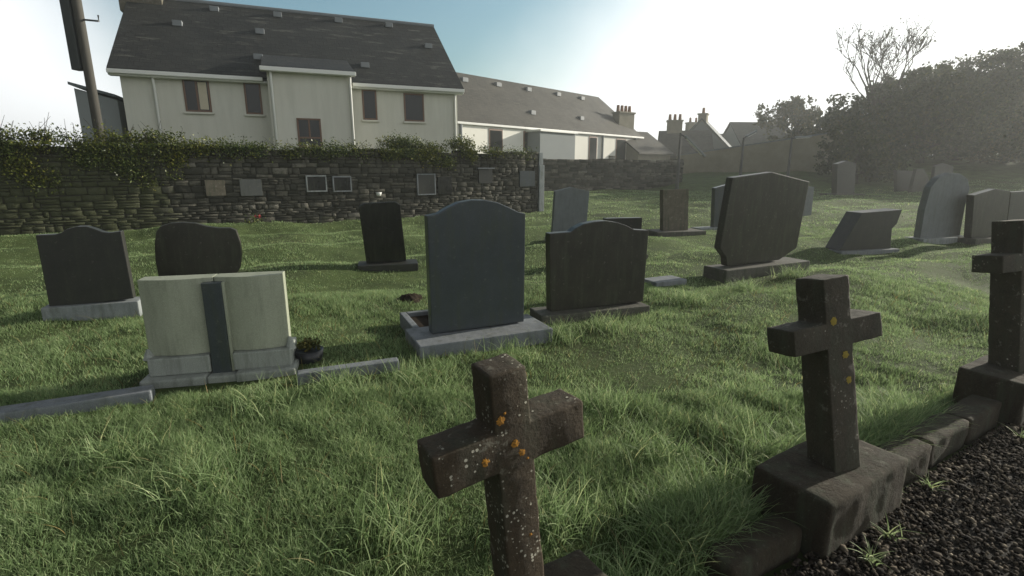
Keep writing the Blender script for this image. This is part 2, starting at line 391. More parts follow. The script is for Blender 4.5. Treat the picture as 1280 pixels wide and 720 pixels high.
# ------------------------------------------------------------------ rubble walls
def rubble_wall(name, P0, P1, height, thick, label, moss=lambda s: 0.0, course=.12, slen=(.10, .44), prot=.024, end_quoin=False, zb=-.2):
    P0 = Vector((P0.x, P0.y, 0)); P1 = Vector((P1.x, P1.y, 0)); d = P1 - P0; L = d.length
    e = empty(name, P0, math.atan2(d.y, d.x), label, 'stone wall')
    hh = height if callable(height) else (lambda s: height)
    mb = MB(); n = 24
    for i in range(n):
        s0, s1 = L * i / n, L * (i + 1) / n
        mb.box((s0, .02, zb), (s1, thick, min(hh(s0), hh(s1)) - .05))
    mb.build('mortar_core', M['mortar'], e)
    V = []; Qd = []; rn = []; ms = []
    def stone(x0, x1, z0, z1, yf, back):
        k = len(V); j = lambda a=.012: random.uniform(-a, a)
        c = [(x0 + j(), z0 + j()), (x1 + j(), z0 + j()), (x1 + j(), z1 + j()), (x0 + j(), z1 + j())]
        ins = min(.02, (z1 - z0) * .2)
        cx, cz = (x0 + x1) / 2, (z0 + z1) / 2
        for x, z in c: V.append((x, back, z))
        for x, z in c: V.append((x, yf + ins * .9, z))
        for x, z in c: V.append((x + (ins if x < cx else -ins), yf + j(.006), z + (ins if z < cz else -ins)))
        for a in (0, 4):
            for i in range(4): b = (i + 1) % 4; Qd.append((k + a + i, k + a + b, k + a + 4 + b, k + a + 4 + i))
        Qd.append((k + 8, k + 9, k + 10, k + 11))
        r = random.random(); mv = moss((x0 + x1) / 2, (z0 + z1) / 2)
        rn.extend([r] * 12); ms.extend([mv] * 12)
    z = zb
    zmax = max(hh(L * i / 50) for i in range(51))
    while z < zmax:
        ch = course * random.uniform(.4, 1.5); s = -random.uniform(0, .2)
        while s < L:
            ln = random.uniform(*slen); s1 = min(s + ln, L + .02)
            top = hh((s + s1) / 2) + random.uniform(-.05, .03)
            if z + ch * .5 < top:
                if ch > course * .95 and random.random() < .35:      # two thin stones in one course
                    zm = z + ch * random.uniform(.4, .6)
                    stone(max(s, 0), s1 - .014, z + .006, zm - .006, -prot * random.random(), .1)
                    stone(max(s, 0), s1 - .014, zm + .006, z + ch - .006, -prot * random.random(), .1)
                else:
                    stone(max(s, 0), s1 - .014, z + .006, z + ch - .006, -prot * random.uniform(.1, 1.2), thick if z + ch * 1.6 > top else .1)
            s = s1
        z += ch
    me = mesh_np('rubble_face', np.array(V), np.array(Qd), None, {'rnd': np.array(rn), 'moss': np.array(ms)})
    link('rubble_face', me, M['rubble'], e)
    return e, L
W0 = G(-160, 309); W1 = G(672, 264)
WD = (W1 - W0).normalized(); WN = Vector((-WD.y, WD.x, 0)); WYAW = math.atan2(WD.y, WD.x)
def wall_s(px, py=230):
    p = on_plane(px, py, W0, WN); return (p - W0).dot(WD), p
s240 = wall_s(240)[0]
wall1, WL = rubble_wall('boundary_wall', W0, W1, lambda s: 2.03 + .03 * math.sin(s * 1.3) + .02 * math.sin(s * 4), .5,
    'long rubble stone boundary wall with ivy top behind the gravestones',
    lambda s, z: 1.1 * (1 - float(smooth(s240 - 2.0, s240 + .6, s))) + max(0, z - 1.7) * .9 + (.35 if z < .15 else 0))
mb = MB(); mb.box((WL + .02, -.06, -.1), (WL + .24, .52, 1.6)); mb.box((WL + .02, -.03, 1.6), (WL + .2, .5, 2.02)); mb.build('end_quoin', M['limestone'], wall1, .02)
P0 = AY(630, 237, 33); P1 = AY(852, 237, 39)
wall2, L2 = rubble_wall('boundary_wall', P0, P1, lambda s: 2.12 + .05 * math.sin(s), .5, 'far shaded stretch of rubble wall below the long low building', lambda s, z: .1, .2, (.3, .8), .05)

# memorial plaques on wall 1: (x0, y0, x1, y1, frame?, material, label)
plq = [(257, 224, 281, 246, 0, 'old_stone', 'small brown plaque on the boundary wall, leftmost in its row'),
       (300, 223, 327, 246, 0, 'slate_wall', 'pale grey blank plaque on the boundary wall'),
       (383, 219, 407, 240, 1, 'granite_black', 'black plaque with bright pale frame on the boundary wall'),
       (416, 220, 438, 240, 2, 'granite_black', 'black plaque with dull grey frame, right beside the pale framed one'),
       (521, 217, 543, 244, 2, 'granite_dark', 'tall dark plaque on the wall, left one of the pair above the blue headstone'),
       (546, 220, 564, 244, 0, 'granite_black', 'unframed dark plaque, right one of the pair above the blue headstone'),
       (597, 211, 615, 230, 3, 'granite_dark', 'small dark plaque under a thin stone ledge on the wall'),
       (648, 213, 668, 234, 0, 'granite_blue', 'bluish plaque at the right end of the boundary wall')]
for x0, y0, x1, y1, fr, mt, lb in plq:
    sa, pa = wall_s(x0, y1); sb, pb = wall_s(x1, y0); w_ = sb - sa; h_ = pb.z - pa.z
    e = empty('memorial_plaque', W0 + WD * sa + Vector((0, 0, pa.z)) - WN * .05, WYAW, lb, 'plaque', 'memorial plaques on the boundary wall')
    MB().box((.02, -.012, .02), (w_ - .02, .06, h_ - .02)).build('panel', M[mt], e, .004)
    if fr in (1, 2):
        q = MB(); t = .035
        q.box((0, -.03, 0), (w_, .05, t)); q.box((0, -.03, h_ - t), (w_, .05, h_)); q.box((0, -.028, t), (t, .05, h_ - t)); q.box((w_ - t, -.028, t), (w_, .05, h_ - t))
        q.build('frame', M['limestone' if fr == 1 else 'concrete'], e, .004)
    if fr == 3: MB().box((-.04, -.06, h_), (w_ + .04, .05, h_ + .035)).build('ledge', M['concrete'], e, .006)
s, p = wall_s(472, 242)
e = empty('wall_cup', W0 + WD * s + Vector((0, 0, p.z - .06)) - WN * .1, WYAW, 'small white cup bracket on the wall above the black leaning headstone', 'cup')
MB().tube([(0, 0, 0), (0, 0, .10)], [.06, .09], 12).build('cup', M['white_trim'], e, 0, 2, True)
MB().box((-.02, .03, .03), (.02, .14, .06)).build('bracket', M['dark_metal'], e)

# ------------------------------------------------------------------ leaves helper
def leaves_mesh(name, P, size, up=.3, rnd=None):
    """P (n,3) leaf centres -> small folded leaf quads with random orientation"""
    n = len(P); size = np.broadcast_to(size, (n,)) * rng.uniform(.6, 1.3, n)
    a = rng.normal(0, 1, (n, 3)); a /= np.linalg.norm(a, axis=1)[:, None]
    b = rng.normal(0, 1, (n, 3)); b -= (a * b).sum(1)[:, None] * a; b /= np.linalg.norm(b, axis=1)[:, None]
    c = np.cross(a, b)
    s = size[:, None]
    V = np.stack([P - a * s, P + b * s * .55 + c * s * .15, P + a * s, P - b * s * .55 + c * s * .15], 1).reshape(-1, 3)
    Q = np.arange(n * 4).reshape(-1, 4)
    if rnd is None: rnd = rng.random(n)
    return mesh_np(name, V, Q, None, {'rnd': np.repeat(rnd, 4)})

# ivy clumps on the wall: positions in wall space
def ivy(label, s0, s1, n, drop, rise, size=.035, seedclusters=40, tendrils=0):
    cs = rng.uniform(s0, s1, seedclusters); ct = rng.random(seedclusters)
    k = rng.integers(0, seedclusters, n)
    s = cs[k] + rng.normal(0, .16, n); cz = 2.03 - ct ** 3.0 * drop * (.4 + .6 * np.sin(cs * 1.7) ** 2) + (ct < .5) * rng.random(seedclusters) * rise
    z = cz[k] + rng.normal(0, .09, n); y = np.where(z > 2.05, rng.uniform(-.1, .35, n), -.07 - np.abs(rng.normal(0, .05, n)))
    keep = (s > s0 - .1) & (s < s1 + .1); s, z, y = s[keep], z[keep], y[keep]
    org = W0 + WD * ((s0 + s1) / 2)
    P = np.stack([s - (s0 + s1) / 2, y, z], 1)
    o = empty('ivy', Vector((org.x, org.y, 0)), WYAW, label, 'ivy', 'ivy growing along the boundary wall')
    link('foliage', leaves_mesh('ivy', P, size), M['ivy'], o)
    mb = MB()
    for i in range(seedclusters // 2):
        x = cs[i] - (s0 + s1) / 2; zz = cz[i]
        mb.tube([(x, -.05, 1.73), (x + random.uniform(-.1, .1), -.06, zz), (x + random.uniform(-.3, .3), .0, zz + random.uniform(.1, .25) * (1 + tendrils))], [.008, .006, .003], 5)
    mb.tube([(min(cs) - (s0 + s1) / 2, -.05, 1.75), (max(cs) - (s0 + s1) / 2, -.05, 1.72)], .008, 5)
    mb.build('stem', M['bark'], o)
ivy('thick ivy and brambles hanging over the left end of the wall', wall_s(-90)[0], wall_s(235)[0], 12000, 1.0, .22, .03, 170, .8)
ivy('thin ivy fringe on the wall top under the bay of the pale house', wall_s(235)[0], wall_s(475)[0], 5200, .3, .05, .028, 70)
ivy('bushy green ivy clump on the wall top left of the low building', wall_s(480)[0], wall_s(592)[0], 9000, .45, .28, .032, 50, .3)
ivy('sparse ivy sprigs near the right end of the wall', wall_s(595)[0], wall_s(668)[0], 1100, .3, .08, .028, 14)

# ------------------------------------------------------------------ houses
def house_frame(pl, pr, depth_l, depth_r):
    A = AY(*pl, depth_l); B = AY(*pr, depth_r); return A, B
def win(e, u0, u1, z0, z1, y, kind, label=None):
    t = .06; q = MB()
    q.box((u0, y - .03, z0), (u1, y + .06, z0 + t)); q.box((u0, y - .03, z1 - t), (u1, y + .06, z1))
    q.box((u0, y - .03, z0 + t), (u0 + t, y + .06, z1 - t)); q.box((u1 - t, y - .03, z0 + t), (u1, y + .06, z1 - t))
    if kind == 'double': um = (u0 + u1) / 2; q.box((um - t / 2, y - .025, z0 + t), (um + t / 2, y + .06, z1 - t))
    if kind == 'bay':
        um = (u0 + u1) / 2; zm = z0 + (z1 - z0) * .36; q.box((um - t / 2, y - .025, zm), (um + t / 2, y + .06, z1 - t)); q.box((u0 + t, y - .027, zm - t), (u1 - t, y + .06, zm))
    f = q.build('window', M['brown_frame'], e, .006)
    MB().box((u0 + t, y - .014, z0 + t), (u1 - t, y - .004, z1 - t)).build('pane', M['glass'], f)
    if kind == 'double': MB().box(((u0 + u1) / 2 + .05, y - .02, z0 + t + .03), (u1 - t - .03, y - .016, z1 - t - .03)).build('curtain', M['curtain'], f)
    MB().box((u0 - .06, y - .1, z0 - .07), (u1 + .06, y + .02, z0 - .002)).build('sill', M['render_cream'], f, .008)
    return f
def vent(e, p, rot=0):
    mm = Matrix.Translation(p)
    MB().box((-.16, -.12, -.06), (.16, .16, .14), mm).build('roof_vent', M['lead'], e, .02)

# --- pale house
A = AY(148, 86, 18.2); B = AY(571, 110, 22.6); EZ = (A.z + B.z) / 2
d = Vector((B.x - A.x, B.y - A.y, 0)); LH = d.length; d.normalize(); nH = Vector((-d.y, d.x, 0))
yaw = math.atan2(d.y, d.x); A0 = Vector((A.x, A.y, 0))
hs = empty('rendered_house', A0, yaw, 'pale rendered two storey house with dark slate roof behind the wall', 'house')
def HL(px, py, off=0):
    p = on_plane(px, py, A0 + nH * off, nH) - A0; return p.dot(d), p.z
DW = 8.4; RZ = EZ + 3.1; OFF = -.02
bu0, bv = HL(333, 90, -.9); bu1, _ = HL(438, 100, -.9)
BZ = HL(386, 91, -.9)[1]
q = MB(); q.box((0, 0, -.2), (LH, DW, EZ)); q.poly([(0, 0, EZ), (0, DW / 2, RZ - .05), (0, DW, EZ)]); q.poly([(LH, 0, EZ), (LH, DW / 2, RZ - .05), (LH, DW, EZ)])
q.build('wall', M['render_cream'], hs)
MB().box((bu0, -.9, -.2), (bu1, -.004, BZ)).build('bay_wall', M['render_cream'], hs)
q = MB(); sl = (RZ - EZ) / (DW / 2); ov = .3
q.slab([(-.25, -ov, EZ - ov * sl + .1), (LH + .2, -ov, EZ - ov * sl + .1), (LH + .2, DW / 2, RZ + .1), (-.25, DW / 2, RZ + .1)], (0, 0, .1))
q.slab([(LH + .2, DW + ov, EZ - ov * sl + .1), (-.25, DW + ov, EZ - ov * sl + .1), (-.25, DW / 2 + .004, RZ + .1), (LH + .2, DW / 2 + .004, RZ + .1)], (0, 0, .1))
rf = q.build('roof', M['slate'], hs)
MB().tube([(-.25, DW / 2, RZ + .2), (LH + .2, DW / 2, RZ + .2)], .09, 8).build('ridge_tile', M['lead'], rf)
yb = (BZ - EZ + .35) / sl
q = MB(); q.slab([(bu0 - .15, -1.15, BZ + .02), (bu1 + .12, -1.15, BZ + .02), (bu1 + .12, 1.0, BZ + .75), (bu0 - .15, 1.0, BZ + .75)], (0, 0, .09)); q.build('bay_roof', M['slate'], hs)
gz = EZ - ov * sl
q = MB(); q.box((-.25, -ov - .11, gz + .02), (bu0 - .16, -ov + .01, gz + .15)); q.box((bu1 + .13, -ov - .11, gz + .02), (LH + .2, -ov + .01, gz + .15)); q.box((bu0 - .2, -1.26, BZ - .06), (bu1 + .17, -1.14, BZ + .08))
q.box((-.25, -ov + .012, gz - .03), (bu0 - .02, -.005, gz + .04)); q.box((bu1 + .02, -ov + .012, gz - .03), (LH + .2, -.005, gz + .04)); q.box((bu0 - .2, -1.13, BZ - .05), (bu1 + .17, -.905, BZ + .0))
q.build('gutter', M['white_trim'], hs, .02)
q = MB(); q.box((-.3, -ov, gz + .1), (-.26, -ov + .05, gz + .3))
def pipe(u, z, y):
    MB().tube([(u, y - .18, z), (u, y - .07, z - .3), (u, y - .07, 0)], .045, 8).build('downpipe', M['white_trim'], hs, 0, 2, True)
pipe(HL(191, 93)[0], gz + .05, 0); pipe(bu0 + .12, BZ, -.9); pipe(LH - .12, gz + .05, 0); pipe(bu1 - .03, BZ, -.9)
for x0, y0, x1, y1, k, off in ((230, 99, 263, 140, 'double', 0), (306, 103, 327, 143, 'single', 0), (372, 148, 402, 184, 'bay', -.9), (453, 112, 471, 150, 'single', 0), (505, 117, 530, 152, 'single', 0)):
    ua, za = HL(x0, (y0 + y1) / 2, off); ub, _ = HL(x1, (y0 + y1) / 2, off); xm = (x0 + x1) / 2
    _, z0 = HL(xm, y1, off); _, z1 = HL(xm, y0, off); win(hs, ua, ub, z0, z1, off, k)
rn = (nH * sl - Vector((0, 0, 1))).normalized(); rp = A0 + Vector((0, 0, EZ + .2))
for px, py in ((222, 31), (268, 13), (325, 41), (323, 73), (347, 20), (423, 27), (486, 33), (535, 59), (456, 83)):
    p = on_plane(px, py, rp, rn) - A0; vent(rf, Vector((p.dot(d), p.dot(nH), p.z)))
# lean-to at its left and dark roof corner above it
ua, za = HL(104, 112); 
q = MB(); q.prism([(-1.45, -.2), (-.31, -.2), (-.31, 3.75), (-1.45, 4.07)], .6, 4.5); q.build('side_annex', M['render_grey'], hs)
q = MB(); q.slab([(-1.55, .45, 4.16), (-.31, .45, 3.82), (-.31, 4.6, 3.82), (-1.55, 4.6, 4.16)], (0, 0, .09)); q.build('annex_roof', M['slate3'], hs)
# chimney on left gable
c0 = AY(176, 10, 22.5); cl = Vector(((c0 - A0).dot(d), (c0 - A0).dot(nH), 0))
MB().box((-.5, DW / 2 - .5, EZ + 2.6), (.9, DW / 2 + .5, RZ + 1.7)).build('chimney', M['old_stone'], hs, .02)

# --- long low building
A = AY(566, 151, 38.5); B = AY(800, 172, 58); EZ2 = (A.z + B.z) / 2
A0 = Vector((A.x, A.y, 0)); d = Vector((B.x - A.x, B.y - A.y, 0)); L2 = d.length; d.normalize(); nH = Vector((-d.y, d.x, 0))
yaw2 = math.atan2(d.y, d.x); A0 = A0 - d * 8; LL = L2 + 8
lb = empty('terrace_building', A0, yaw2, 'long white building with brown slate roof beyond the far wall', 'building')
p = on_plane(660, 108, A0 + nH * 5.0, nH); RZ2 = p.z; DW2 = 10.0
q = MB(); q.box((0, 0, -.2), (LL, DW2, EZ2)); q.build('wall', M['render_white'], lb)
sl2 = (RZ2 - EZ2) / (DW2 / 2); rt = .2
ridge_u = HL(748, 122, 5.0)[0]
hipu = LL + .4
q = MB(); g2 = EZ2 - .12 * sl2
q.slab([(-.3, -.12, g2), (hipu, -.12, g2), (ridge_u, DW2 / 2, RZ2), (-.3, DW2 / 2, RZ2)], (0, 0, .15))
q.slab([(hipu, -.12, g2), (hipu, DW2 + .5, g2), (ridge_u, DW2 / 2, RZ2)], (0, 0, .15))
q.slab([(hipu, DW2 + .5, g2), (-.3, DW2 + .5, g2), (-.3, DW2 / 2, RZ2), (ridge_u, DW2 / 2, RZ2)], (0, 0, .15))
rf2 = q.build('roof', M['slate2'], lb)
MB().box((-.3, -.24, g2 - .04), (hipu + .05, -.125, g2 + .12)).build('gutter', M['white_trim'], lb, .02)
rn = (nH * sl2 - Vector((0, 0, 1))).normalized(); rp = A0 + Vector((0, 0, EZ2 + .15))
for px, py in ((580, 101), (622, 107), (660, 113), (697, 119), (727, 124), (665, 142), (726, 149)):
    p = on_plane(px, py, rp, rn) - A0; mm = Matrix.Translation(Vector((p.dot(d), p.dot(nH), p.z)))
    MB().box((-.3, -.2, -.1), (.3, .25, .25), mm).build('roof_vent', M['lead'], rf2, .03)
def U2(px, py, off=0): p = on_plane(px, py, A0 + nH * off, nH) - A0; return p.dot(d), p.z
for x0, x1, mt, off, zt in ((611, 628, 'dark', 0, 0), (654, 668, 'grey', 0, 0), (736, 746, 'grey', 0, 0), (770, 782, 'dark', 0, 0)):
    ua = U2(x0, 178)[0]; ub = U2(x1, 178)[0]; f = MB().box((ua, -.05, .8), (ub, .05, EZ2 - .28)).build('window', M['brown_frame'], lb, .01)
    MB().box((ua + .12, -.07, .95), (ub - .12, -.055, EZ2 - .42)).build('pane', M['glass'], f)
ua = U2(690, 178, -1.2)[0]; ub = U2(716, 178, -1.2)[0]
MB().box((ua - 1.8, -1.4, -.2), (ub, -.005, EZ2 - .35)).build('porch_wall', M['render_grey'], lb)
MB().box((ua - 2.0, -1.6, EZ2 - .348), (ub + .2, -.006, EZ2 - .2)).build('porch_roof', M['white_trim'], lb, .02)
for px in (575, 716, 752, 793):
    u = U2(px, 180)[0]; MB().tube([(u, -.12, 0), (u, -.12, g2)], .11, 8).build('downpipe', M['lead'], lb)

# --- distant cottages with chimneys
def cottage(label, c, wid, dep, ez, rz, rot, wmat, rmat, chim=(), cz=1.3, name='cottage'):
    e = empty(name, (c.x, c.y, 0), rot, label, 'house', 'old houses beyond the far wall')
    MB().box((-wid / 2, 0, -.5), (wid / 2, dep, ez)).build('wall', M[wmat], e)
    q = MB(); s_ = (rz - ez) / (dep / 2)
    q.prism([(0, 0)], 0, 0) if False else None
    g = MB(); g.v = [Vector(v) for v in ((-wid / 2, 0, ez), (-wid / 2, dep, ez), (-wid / 2, dep / 2, rz - .1), (wid / 2, 0, ez), (wid / 2, dep, ez), (wid / 2, dep / 2, rz - .1))]; g.f = [[0, 1, 2], [3, 5, 4], [0, 2, 5, 3], [1, 4, 5, 2]]
    g.build('gable', M[wmat], e)
    q.slab([(-wid / 2 - .2, -.3, ez - .3 * s_ + .05), (wid / 2 + .2, -.3, ez - .3 * s_ + .05), (wid / 2 + .2, dep / 2, rz + .05), (-wid / 2 - .2, dep / 2, rz + .05)], (0, 0, .15))
    q.slab([(wid / 2 + .2, dep + .3, ez - .3 * s_ + .05), (-wid / 2 - .2, dep + .3, ez - .3 * s_ + .05), (-wid / 2 - .2, dep / 2, rz + .05), (wid / 2 + .2, dep / 2, rz + .05)], (0, 0, .15))
    q.build('roof', M[rmat], e)
    for (u, wd, npot, up) in chim:
        ch = MB().box((u - wd / 2, dep / 2 - .5, rz - 2.0), (u + wd / 2, dep / 2 + .5, rz + up)).box((u - wd / 2 - .1, dep / 2 - .6, rz + up), (u + wd / 2 + .1, dep / 2 + .6, rz + up + .18)).build('chimney', M['retain'], e, .03)
        for i in range(npot):
            x = u - wd / 2 + wd * (i + .5) / npot
            MB().tube([(x, dep / 2, rz + up + .15), (x, dep / 2, rz + up + .85)], [.2, .15], 8).build('chimney_pot', M['pot'], ch)
    return e
def at(px, Y): p = AY(px, 200, Y); return Vector((p.x, p.y, 0))
c = at(812, 62); k = 62 / 650 * 1.02
cottage('old grey house with broad four pot chimney right of the long building', at(818, 56), 5.0, 7, 3.0, 5.2, R(35), 'retain', 'slate2', [(-1.2, 2.3, 4, 1.9)])
cottage('ochre gabled house with three pot chimney behind the lamp posts', at(858, 60), 5.5, 8, 2.8, 5.6, R(-12), 'old_stone', 'slate2', [(-1.2, 1.7, 3, 1.2)])
cottage('small distant house showing a single squat chimney', at(888, 78), 8, 8, 3.6, 6.4, R(10), 'render_grey', 'slate3', [(-1.0, 1.9, 2, 1.6)])
cottage('distant house with steep pale blue gable roof and narrow chimney', at(925, 66), 4.6, 9, 2.6, 7.2, R(62), 'render_grey', 'slate3', [(-1.5, 1.3, 1, .6)])
cottage('wide dark roofed house in front of the dome shaped tree', at(962, 74), 8.0, 8, 4.2, 7.7, R(5), 'render_grey', 'slate', [(2.2, .7, 0, .5)])

# ------------------------------------------------------------------ long rendered retaining wall on the right
pa = AY(846, 195, 47); pb = AY(1085, 160, 38)
dv = Vector((pb.x - pa.x, pb.y - pa.y, 0)); LR = dv.length
e = empty('retaining_wall', (pa.x, pa.y, 0), math.atan2(dv.y, dv.x), 'long plain rendered wall rising to the right behind the lamp posts', 'wall')
q = MB(); zt = [pa.z + (pb.z - pa.z) * i / 6 for i in range(7)]
for i in range(6):
    u0, u1 = LR * i / 6, LR * (i + 1) / 6; q.prism([(u0, -.3), (u1, -.3), (u1, zt[i + 1]), (u0, zt[i])], 0, .4)
q.build('wall_face', M['retain'], e)
q = MB()
for i in range(6):
    u0, u1 = LR * i / 6, LR * (i + 1) / 6; q.prism([(u0, zt[i] + .002), (u1, zt[i + 1] + .002), (u1, zt[i + 1] + .1), (u0, zt[i] + .1)], -.06, .46)
q.build('coping', M['concrete'], e)

# lamp posts
def lamp_post(px, pyb, pyt, Y, label, armlen=1.0, ang=-.5, first=None):
    b = AY(px, pyb, Y); t = AY(px, pyt, Y); z0 = H(b.x, b.y)
    hgt = t.z - z0
    e = empty('lamp_post', (b.x, b.y, z0), 0, label, 'street lamp', 'lamp posts before the rendered wall')
    MB().tube([(0, 0, -.2), (0, 0, hgt * .3), (0, 0, hgt)], [.12, .09, .06], 10).build('post', M['dark_metal'], e)
    a = Vector((math.cos(ang), -.2, math.sin(ang))) * armlen
    MB().tube([(0, 0, hgt - .05), tuple(a * .25 + Vector((0, 0, hgt)))], .04, 8).build('bracket', M['dark_metal'], e)
    q = MB(); Mx = Matrix.Translation(a * .6 + Vector((0, 0, hgt))) @ Matrix.Rotation(-ang, 4, 'Y')
    q.box((-armlen * .45, -.14, -.05), (armlen * .5, .14, .06), Mx); hd = q.build('lamp_head', M['lead'], e, .03)
    MB().box((-armlen * .35, -.1, -.075), (armlen * .4, .1, -.052), Mx).build('lens', M['white_trim'], hd, .01)
    return e
lamp_post(846, 236, 166, 30, 'nearest tall lamp post with its head tilted down to the right', 1.7, -.75)
lamp_post(925, 222, 172, 33, 'middle lamp post with short upright head before the rendered wall', .7, .5)
lamp_post(985, 216, 172, 34, 'rightmost lamp post with flat horizontal head, hazy against the wall', 1.0, 0.05)

# utility pole at far left
b = AY(128, 190, 15.5); pz = 10.5
e = empty('utility_pole', (b.x, b.y, 0), 0, 'tall dark utility pole at the left with long cable guard and bracket', 'utility pole')
MB().tube([(0, 0, -.3), (0, 0, 4), (0, 0, pz)], [.13, .12, .11], 14).build('pole', M['pole_wood'], e, 0, 2, True)
MB().box((-.38, -.12, 4.15), (-.122, .14, pz - .5)).build('cable_guard', M['dark_metal'], e, .02)
MB().tube([(.1, 0, 5.45), (.55, -.05, 5.4), (.56, -.05, 5.55)], .025, 6).build('bracket', M['dark_metal'], e)
MB().box((-1.2, -.06, pz - .6), (1.2, .06, pz - .48)).build('crossarm', M['pole_wood'], e, .01)

# ------------------------------------------------------------------ trees
def limb(mb, p, dirv, ln, r, depth, ends, spread=.6, up=.15):
    pts = [p]; rad = [r]; dd = dirv.normalized(); n = 4
    for i in range(n):
        dd = (dd + Vector((random.gauss(0, .12), random.gauss(0, .12), random.gauss(0, .08) + up * .3))).normalized()
        pts.append(pts[-1] + dd * ln / n); rad.append(r * (1 - .45 * (i + 1) / n))
    mb.tube(pts, rad, 6 if depth > 1 else 4)
    if depth == 0: ends.append(pts[-1]); ends.append(pts[-2]); return
    for k in range(random.choice((2, 3, 3))):
        az = random.uniform(0, 6.28); sprd = random.uniform(.35, 1.0) * spread
        nd = (dd + Vector((math.cos(az), math.sin(az), random.uniform(-.1, .35))) * sprd).normalized()
        q = pts[random.choice((2, 3, 4, 4))]
        limb(mb, q, nd, ln * random.uniform(.62, .82), max(.028, rad[-1] * random.uniform(.7, .9)), depth - 1, ends, spread, up)
def bare_tree(label, px, pyt, Y, depth=5):
    b = AY(px, 200, Y); z0 = H(b.x, b.y); top = AY(px, pyt, Y).z; hgt = top - z0
    e = empty('bare_tree', (b.x, b.y, z0), 0, label, 'tree')
    mb = MB(); ends = []
    zt = hgt * .34; mb.tube([(0, 0, -.3), (.1, 0, zt * .5), (0, .05, zt)], [.34, .28, .24], 8)
    for k in range(5):
        az = k * 1.256 + .3; sp = .42 if k else .1
        limb(mb, Vector((0, .05, zt * random.uniform(.85, 1.0))), Vector((math.cos(az) * sp * 1.5, math.sin(az) * sp, 1)), hgt * .27, .17, depth - 1, ends, .8, .2)
    mb.build('trunk', M['bark'], e)
    P = np.array([p for p in ends if random.random() < .55]); P = np.repeat(P, 2, 0) + rng.normal(0, .13, (len(P) * 2, 3))
    link('foliage', leaves_mesh('sparse', P, .085), M['leaf_y'], e)
def tree(label, px, pyt, Y, wpx, mat='leaf', lobes=9, n=9000, trunk_h=.3, leaf=.16, yscale=1.0, zlow=.12):
    b = AY(px, 200, Y); z0 = H(b.x, b.y); top = AY(px, pyt, Y).z; hgt = top - z0; rad = wpx / 650 * Y * .5
    e = empty('tree', (b.x, b.y, z0), 0, label, 'tree', 'dark trees along the right side')
    mb = MB(); mb.tube([(0, 0, -.3), (.1, .1, hgt * .3), (0, 0, hgt * .75)], [.28, .22, .06], 8); lc = []
    for k in range(lobes):
        a = k * 2.4 + random.random(); f = random.uniform(.25, .72); h = hgt * random.uniform(zlow + .12, .82)
        wr = rad * f * (1.15 - .6 * (h / hgt - .3) ** 2 * 2)
        c = Vector((math.cos(a) * wr, math.sin(a) * wr * yscale, h)); lc.append((c, random.uniform(.30, .46) * rad))
        mb.tube([(0, 0, h * .5), tuple(c * .5 + Vector((0, 0, h * .3))), tuple(c)], [.1, .06, .02], 5)
    lc.append((Vector((0, 0, hgt * .80)), rad * .42)); lc.append((Vector((0, 0, hgt * .5)), rad * .55))
    mb.build('trunk', M['bark'], e)
    P = []
    per = n // len(lc)
    for c, r in lc:
        r = min(r, (hgt - c.z) * .95 if c.z < hgt else r)
        r = max(r, rad * .16)
        ncl = max(12, int(per / 45)); cl = rng.normal(0, 1, (ncl, 3)); cl /= np.linalg.norm(cl, axis=1)[:, None]
        cl = cl * (r * rng.uniform(.5, 1.25, (ncl, 1))) * np.array([1, 1, .85])
        k = rng.integers(0, ncl, per)
        P.append(cl[k] + rng.normal(0, .09 * r + .06, (per, 3)) + np.array(c))
    P = np.concatenate(P); P = P[P[:, 2] > .1]
    link('crown', leaves_mesh('crown', P, leaf), M[mat], e)
random.seed(21); rng = np.random.default_rng(5)
tree('low dome shaped tree behind the slate roofs left of the wood', 992, 122, 62, 92, 'leaf_y', 9, 9000, leaf=.2)
tree('small bush like tree between the dome tree and the bare tree', 1043, 138, 56, 70, 'leaf', 7, 7000, leaf=.2)
random.seed(4)
bare_tree('tall nearly leafless tree standing against the white sky', 1086, 38, 46)
tree('dark round tree right under the bare tree', 1098, 96, 47, 110, 'leaf', 9, 12000, leaf=.18)
tree('dark tree with ragged top right of the bare tree', 1150, 78, 40, 120, 'leaf', 10, 14000, leaf=.16)
tree('yellowish green tree low in the middle of the wood', 1110, 128, 42, 150, 'leaf_y', 10, 14000, leaf=.13)
tree('tall bushy tree near the right edge of the wood', 1225, 58, 45, 150, 'leaf', 12, 24000, leaf=.15)
tree('tallest dark tree cut by the right picture edge', 1300, 40, 41, 150, 'leaf', 12, 24000, leaf=.15)
tree('low dark tree with long branches in front of the tallest ones', 1195, 130, 40, 190, 'leaf', 10, 20000, leaf=.14)
tree('low dense tree at the right edge above the gravestones', 1290, 132, 37, 170, 'leaf_y', 10, 18000, leaf=.13)
tree('background tree filling the gap behind the low dark ones', 1185, 118, 54, 170, 'leaf', 9, 12000, leaf=.22)
tree('squat hedge like tree at the right end of the rendered wall', 1070, 150, 35.5, 95, 'leaf', 7, 8000, leaf=.13)

